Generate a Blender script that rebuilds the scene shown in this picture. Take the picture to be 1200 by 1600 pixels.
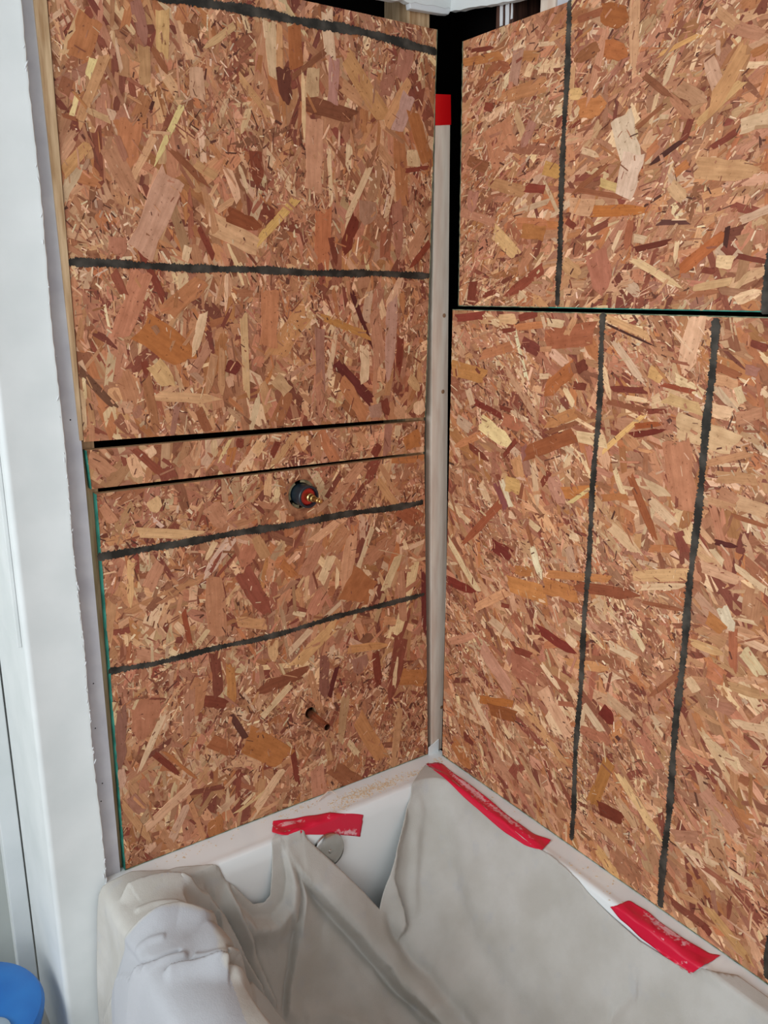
import bpy, bmesh, math, random
import numpy as np
from mathutils import Vector, Matrix

for o in list(bpy.data.objects): bpy.data.objects.remove(o)
scene = bpy.context.scene
COL = scene.collection
random.seed(7); RNG = np.random.default_rng(7)

# ------------------------------------------------------------------ camera
# world: z = 0 is the tub deck, plumbing wall is y = 0, long wall is x = 0
F_PX, PITCH, ROLL, YAW = 1294.88, 0.2541, 0.0023, 0.6079
CAM = np.array([-1.1293, -1.3997, 1.0630])
FW = np.array([math.sin(YAW)*math.cos(PITCH), math.cos(YAW)*math.cos(PITCH), -math.sin(PITCH)])
RT = np.array([math.cos(YAW), -math.sin(YAW), 0.0]); UP = np.cross(RT, FW)
RT, UP = math.cos(ROLL)*RT + math.sin(ROLL)*UP, -math.sin(ROLL)*RT + math.cos(ROLL)*UP
cd = bpy.data.cameras.new('camera'); cam = bpy.data.objects.new('camera', cd); COL.objects.link(cam)
cd.sensor_fit = 'HORIZONTAL'; cd.sensor_width = 36.0; cd.lens = F_PX/1200*36; cd.clip_start = 0.02
M = Matrix.Identity(4)
for i in range(3):
    M[i][0], M[i][1], M[i][2], M[i][3] = RT[i], UP[i], -FW[i], CAM[i]
cam.matrix_world = M
scene.camera = cam

# ------------------------------------------------------------------ world, lights, exposure
w = bpy.data.worlds.new('world'); scene.world = w; w.use_nodes = True
w.node_tree.nodes['Background'].inputs[0].default_value = (0.93, 0.96, 1.0, 1)
w.node_tree.nodes['Background'].inputs[1].default_value = 1.0
def area(name, loc, target, sx, sy, power, col):
    ld = bpy.data.lights.new(name, 'AREA'); ld.shape = 'RECTANGLE'; ld.size = sx; ld.size_y = sy
    ld.energy = power; ld.color = col
    o = bpy.data.objects.new(name, ld); COL.objects.link(o); o.location = loc
    o.rotation_euler = (Vector(target)-Vector(loc)).to_track_quat('-Z', 'Y').to_euler()
    return o
area('window_daylight', (-2.5, -0.9, 1.15), (-0.3, -0.4, 0.3), 1.3, 1.3, 29, (0.90, 0.96, 1.0))
scene.view_settings.view_transform = 'Standard'
scene.view_settings.look = 'None'
scene.view_settings.exposure = 0.0
scene.view_settings.gamma = 1.0
scene.view_settings.use_curve_mapping = False

# ------------------------------------------------------------------ helpers
def lin(rgb):
    return tuple(((c/255)/12.92 if c/255 <= .04045 else ((c/255+.055)/1.055)**2.4) for c in rgb)
def ray(u, v): return FW + RT*(u-600)/F_PX + UP*(800-v)/F_PX
def on_plane(u, v, ax, val):
    d = ray(u, v); return CAM + d*(val-CAM[ax])/d[ax]
def on_surf(u, v, fn, t0=1.35, t1=2.75):
    """first point of the viewing ray below a height field"""
    d = ray(u, v); p = CAM + d*t0; n = 380
    prev = t0
    for i in range(1, n+1):
        t = t0+(t1-t0)*i/n; p = CAM+d*t
        if p[2] < fn(p[0], p[1]):
            a, b = prev, t
            for _ in range(18):
                m = (a+b)/2; q = CAM+d*m
                if q[2] < fn(q[0], q[1]): b = m
                else: a = m
            return CAM+d*b
        prev = t
    return p
def mk(name, verts, faces, mat=None, parent=None, smooth=False, loc=None):
    me = bpy.data.meshes.new(name); me.from_pydata([tuple(map(float, v)) for v in verts], [], faces); me.update()
    o = bpy.data.objects.new(name, me); COL.objects.link(o)
    if mat: me.materials.append(mat)
    if parent: o.parent = parent
    if loc: o.location = loc
    if smooth:
        for p in me.polygons: p.use_smooth = True
    return o
def from_bm(name, bm, mat=None, parent=None, smooth=False):
    me = bpy.data.meshes.new(name); bm.normal_update(); bm.to_mesh(me); bm.free()
    o = bpy.data.objects.new(name, me); COL.objects.link(o)
    if mat: me.materials.append(mat)
    if parent: o.parent = parent
    if smooth:
        for p in me.polygons: p.use_smooth = True
    return o
def empty(name, loc=(0, 0, 0)):
    o = bpy.data.objects.new(name, None); COL.objects.link(o); o.location = loc; o.empty_display_size = .05; return o
def tag(o, label=None, cat=None, group=None, kind=None):
    if label: o['label'] = label
    if cat: o['category'] = cat
    if group: o['group'] = group
    if kind: o['kind'] = kind
    return o
def prism(name, pts_bottom, pts_top, mat, parent=None, bevel=0, tagk=None):
    n = len(pts_bottom)
    vs = list(pts_bottom)+list(pts_top)
    fs = [tuple(range(n))[::-1], tuple(range(n, 2*n))]+[(i, (i+1) % n, n+(i+1) % n, n+i) for i in range(n)]
    bm = bmesh.new(); bv = [bm.verts.new(tuple(map(float, v))) for v in vs]
    for f in fs: bm.faces.new([bv[i] for i in f])
    bmesh.ops.recalc_face_normals(bm, faces=bm.faces)
    if bevel: bmesh.ops.bevel(bm, geom=bm.edges[:], offset=bevel, segments=2, affect='EDGES', profile=.6)
    return from_bm(name, bm, mat, parent)
def box(name, x0, x1, y0, y1, z0, z1, mat, parent=None, bevel=0):
    return prism(name, [(x0, y0, z0), (x1, y0, z0), (x1, y1, z0), (x0, y1, z0)],
                 [(x0, y0, z1), (x1, y0, z1), (x1, y1, z1), (x0, y1, z1)], mat, parent, bevel)
def lathe(name, prof, mat, parent=None, seg=40, axis='z', origin=(0, 0, 0), smooth=True, cap=True):
    """prof: list of (radius, height). axis 'y' points out of the wall (-y)"""
    vs, fs = [], []
    for r, h in prof:
        for k in range(seg):
            a = 2*math.pi*k/seg
            if axis == 'z': p = (r*math.cos(a), r*math.sin(a), h)
            else: p = (r*math.cos(a), -h, r*math.sin(a))
            vs.append((p[0]+origin[0], p[1]+origin[1], p[2]+origin[2]))
    for i in range(len(prof)-1):
        for k in range(seg):
            k2 = (k+1) % seg
            fs.append((i*seg+k, i*seg+k2, (i+1)*seg+k2, (i+1)*seg+k))
    if cap:
        fs.append(tuple(range(seg))[::-1]); fs.append(tuple(range((len(prof)-1)*seg, len(prof)*seg)))
    o = mk(name, vs, fs, mat, parent, smooth)
    bm = bmesh.new(); bm.from_mesh(o.data); bmesh.ops.recalc_face_normals(bm, faces=bm.faces); bm.to_mesh(o.data); bm.free()
    if smooth:
        m = o.modifiers.new('split', 'EDGE_SPLIT'); m.split_angle = math.radians(35)
    return o

# ------------------------------------------------------------------ materials
def mat(name, rgb, rough=.6, metal=0, spec=.5):
    m = bpy.data.materials.new(name); m.use_nodes = True
    b = m.node_tree.nodes['Principled BSDF']
    b.inputs['Base Color'].default_value = (*lin(rgb), 1); b.inputs['Roughness'].default_value = rough
    b.inputs['Metallic'].default_value = metal; b.inputs['Specular IOR Level'].default_value = spec
    return m
def N(m, t, **kw):
    n = m.node_tree.nodes.new(t)
    for k, v in kw.items(): setattr(n, k, v)
    return n
def L(m, a, b): m.node_tree.links.new(a, b)
def noise_mix(m, c1, c2, scale=20, detail=4, lo=.4, hi=.6, stretch=(1, 1, 1), bump=0, bump_scale=None, coord='Object', rough=None):
    """base colour varies between two colours by a noise; optional bump"""
    b = m.node_tree.nodes['Principled BSDF']
    tc = N(m, 'ShaderNodeTexCoord'); mp = N(m, 'ShaderNodeMapping'); mp.inputs['Scale'].default_value = stretch
    L(m, tc.outputs[coord], mp.inputs['Vector'])
    nz = N(m, 'ShaderNodeTexNoise'); nz.inputs['Scale'].default_value = scale; nz.inputs['Detail'].default_value = detail
    L(m, mp.outputs[0], nz.inputs['Vector'])
    r = N(m, 'ShaderNodeValToRGB'); r.color_ramp.elements[0].position = lo; r.color_ramp.elements[1].position = hi
    r.color_ramp.elements[0].color = (*lin(c1), 1); r.color_ramp.elements[1].color = (*lin(c2), 1)
    L(m, nz.outputs['Fac'], r.inputs[0]); L(m, r.outputs[0], b.inputs['Base Color'])
    if bump:
        n2 = N(m, 'ShaderNodeTexNoise'); n2.inputs['Scale'].default_value = bump_scale or scale*3; n2.inputs['Detail'].default_value = 5
        L(m, mp.outputs[0], n2.inputs['Vector'])
        bp = N(m, 'ShaderNodeBump'); bp.inputs['Strength'].default_value = bump; bp.inputs['Distance'].default_value = .002
        L(m, n2.outputs['Fac'], bp.inputs['Height']); L(m, bp.outputs[0], b.inputs['Normal'])
    return m

def strand_material(name, use_attr):
    m = bpy.data.materials.new(name); m.use_nodes = True
    b = m.node_tree.nodes['Principled BSDF']; b.inputs['Roughness'].default_value = .62; b.inputs['Specular IOR Level'].default_value = .25
    if use_attr:
        a = N(m, 'ShaderNodeAttribute'); a.attribute_name = 'tone'; colour = a.outputs['Color']
        uv = N(m, 'ShaderNodeUVMap'); uv.uv_map = 'grain'; vec = uv.outputs[0]
        mp = N(m, 'ShaderNodeMapping'); mp.inputs['Scale'].default_value = (22, 330, 1); L(m, vec, mp.inputs['Vector'])
    else:
        a = N(m, 'ShaderNodeObjectInfo'); colour = a.outputs['Color']
        tc = N(m, 'ShaderNodeTexCoord'); mp = N(m, 'ShaderNodeMapping'); mp.inputs['Scale'].default_value = (1.6, 6, 1)
        ad = N(m, 'ShaderNodeVectorMath', operation='ADD'); L(m, tc.outputs['Object'], mp.inputs['Vector'])
        sc = N(m, 'ShaderNodeVectorMath', operation='SCALE'); sc.inputs[0].default_value = (37, 51, 13)
        L(m, a.outputs['Random'], sc.inputs['Scale'])
        L(m, mp.outputs[0], ad.inputs[0]); L(m, sc.outputs[0], ad.inputs[1]); mp = ad
    nz = N(m, 'ShaderNodeTexNoise'); nz.inputs['Scale'].default_value = 1.0; nz.inputs['Detail'].default_value = 6; nz.inputs['Roughness'].default_value = .65
    L(m, mp.outputs[0], nz.inputs['Vector'])
    r = N(m, 'ShaderNodeValToRGB')
    r.color_ramp.elements[0].position = .28; r.color_ramp.elements[0].color = (.80, .75, .70, 1)
    r.color_ramp.elements[1].position = .7; r.color_ramp.elements[1].color = (1.14, 1.14, 1.14, 1)
    L(m, nz.outputs['Fac'], r.inputs[0])
    mx = N(m, 'ShaderNodeMix', data_type='RGBA', blend_type='MULTIPLY'); mx.inputs['Factor'].default_value = 1
    L(m, colour, mx.inputs['A']); L(m, r.outputs[0], mx.inputs['B'])
    # small pores and flecks with their own shape
    tc2 = N(m, 'ShaderNodeNewGeometry'); n3 = N(m, 'ShaderNodeTexNoise'); n3.inputs['Scale'].default_value = 190; n3.inputs['Detail'].default_value = 3
    L(m, tc2.outputs['Position'], n3.inputs['Vector'])
    r3 = N(m, 'ShaderNodeValToRGB'); r3.color_ramp.elements[0].position = .27; r3.color_ramp.elements[0].color = (.42, .30, .24, 1)
    r3.color_ramp.elements[1].position = .36; r3.color_ramp.elements[1].color = (1, 1, 1, 1)
    L(m, n3.outputs['Fac'], r3.inputs[0])
    m2 = N(m, 'ShaderNodeMix', data_type='RGBA', blend_type='MULTIPLY'); m2.inputs['Factor'].default_value = .85
    L(m, mx.outputs['Result'], m2.inputs['A']); L(m, r3.outputs[0], m2.inputs['B'])
    L(m, m2.outputs['Result'], b.inputs['Base Color'])
    n4 = N(m, 'ShaderNodeTexNoise'); n4.inputs['Scale'].default_value = 46; n4.inputs['Detail'].default_value = 4; n4.inputs['Roughness'].default_value = .6
    L(m, tc2.outputs['Position'], n4.inputs['Vector'])
    r4 = N(m, 'ShaderNodeValToRGB'); r4.color_ramp.elements[0].position = .32; r4.color_ramp.elements[0].color = (.90, .85, .81, 1)
    r4.color_ramp.elements[1].position = .64; r4.color_ramp.elements[1].color = (1.12, 1.13, 1.14, 1)
    L(m, n4.outputs['Fac'], r4.inputs[0])
    m4 = N(m, 'ShaderNodeMix', data_type='RGBA', blend_type='MULTIPLY'); m4.inputs['Factor'].default_value = .9
    L(m, m2.outputs['Result'], m4.inputs['A']); L(m, r4.outputs[0], m4.inputs['B']); L(m, m4.outputs['Result'], b.inputs['Base Color'])
    bp = N(m, 'ShaderNodeBump'); bp.inputs['Strength'].default_value = .25; bp.inputs['Distance'].default_value = .001
    L(m, nz.outputs['Fac'], bp.inputs['Height']); L(m, bp.outputs[0], b.inputs['Normal'])
    return m
M_STRAND = strand_material('strand_wood', False)
M_STUFF = strand_material('strand_wood_layer', True)
M_BOARD = noise_mix(mat('board_core', (150, 98, 68), .7, spec=.2), (122, 70, 48), (176, 120, 86), 60, 5, .35, .65, bump=.5)
M_EDGE_WOOD = noise_mix(mat('board_edge_wood', (190, 155, 115), .75, spec=.2), (170, 128, 92), (212, 180, 140), 40, 5, .35, .65, (1, 1, 6), bump=.4)
M_TEAL = noise_mix(mat('teal_edge_paint', (45, 130, 115), .55, spec=.3), (34, 112, 98), (62, 150, 132), 30, 4, .4, .6)
M_GREEN = noise_mix(mat('faded_green_edge', (120, 130, 105), .6, spec=.3), (78, 96, 78), (150, 150, 118), 60, 4, .4, .6)
M_INK = noise_mix(mat('marker_ink', (44, 40, 34), .55, spec=.3), (38, 35, 30), (82, 76, 68), 28, 4, .42, .68)
M_WHITE = noise_mix(mat('white_wall_paint', (214, 218, 216), .55), (208, 212, 211), (218, 221, 220), 9, 3, .35, .65, bump=.06, bump_scale=140)
M_DRYWALL = noise_mix(mat('bare_drywall', (196, 196, 202), .8, spec=.2), (188, 188, 195), (204, 204, 208), 18, 4, .35, .65, bump=.1, bump_scale=200)
M_CAULK = mat('torn_caulk', (212, 214, 216), .6)
M_DARK = mat('cavity_shade', (14, 12, 12), .9, spec=.05)  # near-black colour stands for the shade inside voids and holes
M_STUD = noise_mix(mat('stud_wood', (196, 164, 126), .7, spec=.25), (172, 136, 98), (214, 184, 146), 22, 5, .35, .65, (6, 6, .5), bump=.2)
M_STUD_DK = noise_mix(mat('old_stud_wood', (72, 46, 38), .7, spec=.25), (46, 28, 24), (92, 62, 50), 22, 5, .35, .65, (6, 6, .5))
M_PALE = noise_mix(mat('pale_lath', (222, 206, 188), .65, spec=.3), (214, 192, 174), (230, 216, 200), 14, 4, .35, .65, (5, 5, .6))
M_BRNLATH = noise_mix(mat('brown_lath', (150, 112, 84), .7, spec=.25), (128, 92, 68), (166, 128, 98), 22, 5, .35, .65, (6, 6, .5))
M_GREYBOARD = mat('grey_green_board', (92, 88, 76), .8, spec=.2)
M_TUB = mat('tub_acrylic', (236, 240, 240), .16, spec=.5)
M_CLOTH = noise_mix(mat('canvas_cloth', (192, 188, 181), .85, spec=.15), (184, 180, 172), (198, 195, 189), 10, 4, .35, .65, bump=.22, bump_scale=420)
def _cloth():
    m = M_CLOTH; nt = m.node_tree; b = nt.nodes['Principled BSDF']
    src = b.inputs['Base Color'].links[0].from_socket
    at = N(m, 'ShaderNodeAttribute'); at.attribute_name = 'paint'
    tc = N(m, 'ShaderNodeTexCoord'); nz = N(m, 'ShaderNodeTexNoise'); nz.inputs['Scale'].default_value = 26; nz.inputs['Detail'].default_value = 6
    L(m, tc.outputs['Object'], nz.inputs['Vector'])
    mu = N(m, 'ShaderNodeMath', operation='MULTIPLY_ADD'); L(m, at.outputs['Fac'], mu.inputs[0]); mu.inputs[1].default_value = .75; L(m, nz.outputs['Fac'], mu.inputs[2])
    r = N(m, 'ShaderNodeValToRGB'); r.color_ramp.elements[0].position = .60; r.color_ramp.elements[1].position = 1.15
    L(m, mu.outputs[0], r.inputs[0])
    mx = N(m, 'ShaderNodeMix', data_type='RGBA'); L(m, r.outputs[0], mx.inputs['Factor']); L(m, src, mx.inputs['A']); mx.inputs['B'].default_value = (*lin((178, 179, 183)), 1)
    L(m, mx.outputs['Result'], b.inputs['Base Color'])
    # soft crumple under the weave
    n5 = N(m, 'ShaderNodeTexNoise'); n5.inputs['Scale'].default_value = 34; n5.inputs['Detail'].default_value = 3; L(m, tc.outputs['Object'], n5.inputs['Vector'])
    bp = N(m, 'ShaderNodeBump'); bp.inputs['Strength'].default_value = .22; bp.inputs['Distance'].default_value = .006
    old = b.inputs['Normal'].links[0].from_node
    L(m, n5.outputs['Fac'], bp.inputs['Height']); L(m, bp.outputs[0], old.inputs['Normal'])
_cloth()
M_CHROME = mat('brushed_chrome', (196, 194, 190), .2, metal=1)
M_COPPER = noise_mix(mat('copper', (160, 104, 78), .2, metal=.8), (140, 86, 62), (182, 124, 96), 60, 4, .35, .65)
M_BRASS = mat('brass', (206, 172, 112), .3, metal=1)
M_BLKPLASTIC = mat('dark_blue_black_plastic', (26, 40, 50), .35)
M_REDPLASTIC = mat('red_plastic', (190, 42, 30), .4)
M_BLUE = noise_mix(mat('blue_plastic', (24, 112, 190), .35), (20, 102, 180), (36, 122, 198), 6, 3, .4, .6)
M_GREYPL = mat('grey_plastic', (150, 166, 182), .4)
M_FLOOR = noise_mix(mat('floor_tile', (176, 172, 164), .5), (168, 164, 156), (184, 180, 172), 8, 4, .4, .6)
M_GREYWALL = noise_mix(mat('grey_wall', (178, 182, 176), .6), (174, 178, 172), (183, 187, 181), 8, 3, .4, .6)
M_PLASTER = noise_mix(mat('plaster_ring', (150, 138, 104), .7), (120, 108, 80), (172, 160, 124), 70, 4, .4, .6)
M_SAW = mat('sawdust', (224, 200, 168), .8, spec=.15)
M_TAPE = bpy.data.materials.new('red_tape'); M_TAPE.use_nodes = True
def _tape():
    m = M_TAPE; b = m.node_tree.nodes['Principled BSDF']; b.inputs['Roughness'].default_value = .28
    at = N(m, 'ShaderNodeAttribute'); at.attribute_name = 'wear'
    tc = N(m, 'ShaderNodeTexCoord'); nz = N(m, 'ShaderNodeTexNoise'); nz.inputs['Scale'].default_value = 150; nz.inputs['Detail'].default_value = 6
    L(m, tc.outputs['Object'], nz.inputs['Vector'])
    ad = N(m, 'ShaderNodeMath', operation='ADD'); L(m, at.outputs['Fac'], ad.inputs[0]); L(m, nz.outputs['Fac'], ad.inputs[1])
    r = N(m, 'ShaderNodeValToRGB'); r.color_ramp.elements[0].position = .82; r.color_ramp.elements[0].color = (*lin((220, 26, 62)), 1)
    r.color_ramp.elements[1].position = 1.12; r.color_ramp.elements[1].color = (*lin((238, 178, 184)), 1)
    r.color_ramp.elements[1].position = 1.0
    L(m, ad.outputs[0], r.inputs[0]); L(m, r.outputs[0], b.inputs['Base Color'])
_tape()
M_TAPE_FLAT = mat('red_tape_plain', (205, 12, 18), .35)

# ------------------------------------------------------------------ setting
def struct(o): o['kind'] = 'structure'; return o
def ragged(x0, x1, n, amp, seed):
    r = random.Random(seed); return [x0+(x1-x0)*i/n for i in range(n+1)], [r.uniform(-amp, amp) for i in range(n+1)]
WALL_X0, WALL_X1 = -0.890, -0.796
FLOOR_Z = -0.45
# painted wall with a torn right edge, a rounded left corner and a return
zs, jit = ragged(FLOOR_Z, 2.1, 260, .0007, 3)
zs = np.array(zs); edge = WALL_X1+np.array(jit)+.0012*np.sin(zs*17)
prof = [(WALL_X0+.013, .262), (WALL_X0, .262)]
prof = [(WALL_X0, .262), (WALL_X0, .10)]
for k in range(9):
    a = math.pi*k/16; prof.append((WALL_X0+.010-.010*math.cos(a), -.002-.010*math.sin(a)))
vs, fs = [], []
nP = len(prof)+5
for z, e in zip(zs, edge):
    for p in prof: vs.append((p[0], p[1], z))
    vs.append((e-.0085, -.0120, z)); vs.append((e-.0050, -.0138, z)); vs.append((e-.0012, -.0140, z)); vs.append((e, -.0125, z)); vs.append((e+.0006, .004, z))
for i in range(len(zs)-1):
    for k in range(nP-1): fs.append((i*nP+k, i*nP+k+1, (i+1)*nP+k+1, (i+1)*nP+k))
wall_l = struct(mk('wall_left', vs, fs, M_WHITE))
for p in wall_l.data.polygons: p.use_smooth = True
wall_l.modifiers.new('split', 'EDGE_SPLIT').split_angle = math.radians(40)
# curled crumbs of torn paint along the cut edge
bm = bmesh.new(); r = random.Random(11)
for i in range(120):
    z = r.choice([r.uniform(-.12, 1.55), r.uniform(.2, .9), r.uniform(-.18, .05)])
    x = WALL_X1+r.uniform(-.004, .0004); s = r.uniform(.0006, .0018)
    mt = Matrix.Translation((x, -.0138, z)) @ Matrix.Rotation(r.gauss(0, .25), 4, 'Y') @ Matrix.Diagonal((s*.7, s*.9, s*r.uniform(1, 4.5), 1))
    bmesh.ops.create_icosphere(bm, subdivisions=1, radius=1, matrix=mt)
cr = from_bm('torn_paint', bm, M_CAULK, wall_l); cr['kind'] = 'stuff'
# strip of bare drywall between the painted wall and the boards
b = box('wall_bare_strip', -.7965, -.7655, .001, .010, -.004, 1.7, M_DRYWALL); struct(b)
for (u, v) in ((110, 656), (146, 1068), (149, 1138), (160, 1224), (158, 1252), (122, 920)):
    p = on_plane(u, v, 1, .001)
    lathe('nail_hole', [(.0013, .0), (.0008, .0006)], M_DARK, b, 8, 'y', (p[0], .001, p[2]))
box('lower_end', -.7965, -.785, .001, .010, FLOOR_Z, -.004, M_WHITE, b)
# recess left of the wall: back wall, casing, baseboard, added light-catching board
struct(box('wall_recess', -1.75, -.86, .30, .33, FLOOR_Z, 2.1, M_GREYWALL))
struct(box('trim_1', -.928, -.893, .262, .30, FLOOR_Z, 2.1, M_WHITE, bevel=.002))
struct(box('baseboard_recess', -1.75, -.93, .285, .30, FLOOR_Z, FLOOR_Z+.085, M_WHITE, bevel=.002))
struct(box('trim_light_catch', -.897, -.8903, .01, .22, .49, 2.1, M_WHITE, bevel=.0015))  # board added to show as the brightly daylit strip of the return
struct(box('floor', -3.2, .2, -3.2, .34, FLOOR_Z-.03, FLOOR_Z, M_FLOOR))
struct(box('ceiling', -3.2, .34, -3.2, .34, 2.1, 2.13, M_WHITE))
# near-black sheets behind the boards: cavity shade put into their colour
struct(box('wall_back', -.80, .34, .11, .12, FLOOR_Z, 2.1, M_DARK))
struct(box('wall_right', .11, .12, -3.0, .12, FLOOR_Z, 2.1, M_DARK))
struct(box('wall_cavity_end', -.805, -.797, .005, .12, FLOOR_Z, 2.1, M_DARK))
# drywall left standing above the boards, with a broken lower edge
def upper_wall(name, pts, ax):
    r = random.Random(len(name)); vs = []; n = len(pts)
    for a, z in pts:
        for d in (0.0, .013):
            vs.append((a, -.004+d, z) if ax == 'x' else (-.004+d, a, z))
    for a, z in pts:
        for d in (0.0, .013):
            vs.append((a, -.004+d, 2.1) if ax == 'x' else (-.004+d, a, 2.1))
    fs = []
    for i in range(n-1):
        fs.append((2*i, 2*i+1, 2*i+3, 2*i+2)); fs.append((2*i, 2*i+2, 2*n+2*i+2, 2*n+2*i)); fs.append((2*i+1, 2*n+2*i+1, 2*n+2*i+3, 2*i+3))
    fs += [(0, 2*n, 2*n+1, 1), (2*n-2, 2*n-1, 4*n-1, 4*n-2)]
    return struct(mk(name, vs, fs, M_WHITE))
r = random.Random(5)
ptsL = [(-.80+.80*i/70, 1.598+r.uniform(-.0016, .0016)-(.016 if i < 55 else 0)-.02*(1-i/70)) for i in range(70)]+[(.0, 1.600)]
ptsL = [(-.7959, 1.70), (-.36, 1.70), (-.36, 1.577)]+[(-.36+.36*i/40, 1.577+.024*i/40+r.uniform(-.0018, .0018)) for i in range(41)]
upper_wall('wall_upper_left', ptsL, 'x')
ptsR = [(-.002-1.2*i/80, 1.596-.035*min(1, i/16.)+r.uniform(-.0012, .0012)+(.05 if i > 17 else 0)) for i in range(80)]
upper_wall('wall_upper_right', ptsR, 'y')
# crumbly plaster lump where the left sheet was cut over the stud
lp = [on_plane(u, v, 1, .004) for u, v in ((636, 0), (638, 15), (650, 17), (668, 20), (686, 23), (698, 24), (703, 15), (690, 0))]
prism('broken_plaster_edge', [(p[0], .011, p[2]) for p in lp], [(p[0], -.003, p[2]) for p in lp], M_CAULK, bpy.data.objects['wall_upper_left'], .002)

# ------------------------------------------------------------------ oriented strand board panels
ANG = {}
def axis_frame(wall, a0):
    if wall == 'L':
        m = Matrix(((1, 0, 0, a0[0]), (0, 0, -1, 0), (0, 1, 0, a0[1]), (0, 0, 0, 1)))
    else:
        m = Matrix(((0, 0, -1, 0), (-1, 0, 0, -a0[0]), (0, 1, 0, a0[1]), (0, 0, 0, 1)))
    return m
def px_ab(wall, u, v):
    if wall == 'L': p = on_plane(u, v, 1, -.001); return np.array([p[0], p[2]])
    p = on_plane(u, v, 0, -.001); return np.array([-p[1], p[2]])
def clip_poly(poly, conv):
    out = poly
    n = len(conv)
    for i in range(n):
        a, b = conv[i], conv[(i+1) % n]
        ex, ey = b[0]-a[0], b[1]-a[1]
        inp, out = out, []
        if not inp: return []
        s = inp[-1]; ds = ex*(s[1]-a[1])-ey*(s[0]-a[0])
        for e in inp:
            de = ex*(e[1]-a[1])-ey*(e[0]-a[0])
            if de >= 0:
                if ds < 0:
                    t = ds/(ds-de); out.append((s[0]+t*(e[0]-s[0]), s[1]+t*(e[1]-s[1])))
                out.append(e)
            elif ds >= 0:
                t = ds/(ds-de); out.append((s[0]+t*(e[0]-s[0]), s[1]+t*(e[1]-s[1])))
            s, ds = e, de
    return out
# outlines of strands in a unit box: ragged or slanted ends, slightly wavy sides
def unit_outline(r):
    k = r.random()
    sl, sr = r.uniform(-.10, .10), r.uniform(-.10, .10)
    w0, w1 = r.uniform(.34, .5), r.uniform(.34, .5)
    if k < .30: w1 *= r.uniform(.2, .6)
    def side(sg):
        return [(-.24+r.uniform(-.06, .06), sg*(.5-r.uniform(0, .10))), (.02+r.uniform(-.06, .06), sg*(.5-r.uniform(0, .14))), (.26+r.uniform(-.06, .06), sg*(.5-r.uniform(0, .12)))]
    def end(sg, w_, sk):
        n = r.choice((1, 2, 3, 3)); ys = [w_*(1-2*(i+1)/(n+1)) for i in range(n)]
        return [(sg*.5+sk*y/w_+r.uniform(-.07, .04)*sg, y) for y in ys]
    bot = [(-.5-sl, -w0)]+side(-1)+[(.5-sr, -w1)]
    top = [(.5+sr, w1)]+side(1)[::-1]+[(-.5+sl, w0)]
    return bot+end(1, w1, sr)[::-1]+top+end(-1, w0, sl)
OUT = [unit_outline(random.Random(100+i)) for i in range(26)]
def outline_mesh(name, pts, thick=1.0):
    n = len(pts)
    vs = [(x, y, 0) for x, y in pts]+[(x*.995, y*.97, thick) for x, y in pts]
    fs = [tuple(range(n, 2*n))]+[(i, (i+1) % n, n+(i+1) % n, n+i) for i in range(n)]
    me = bpy.data.meshes.new(name); me.from_pydata(vs, [], fs); me.update(); me.materials.append(M_STRAND); return me
STRAND_MESH = [outline_mesh('wood_strand', p) for p in OUT]
PAL = dict(C=(224, 190, 150), Y=(226, 198, 142), W=(208, 168, 140), t=(212, 168, 124), T=(196, 146, 104), P=(188, 132, 102), O=(180, 115, 68),
           B=(148, 90, 60), R=(126, 60, 44), D=(78, 42, 34), M=(168, 116, 98))
def tri(*a): return a
def parse(s):
    out = []
    for ln in s.strip().split(';'):
        ln = ln.strip()
        if not ln: continue
        f = ln.split()
        c = PAL[f[5]] if f[5] in PAL else tuple(int(x) for x in f[5].split(','))
        out.append(tuple(float(x) for x in f[:5])+(c,))
    return out
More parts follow.
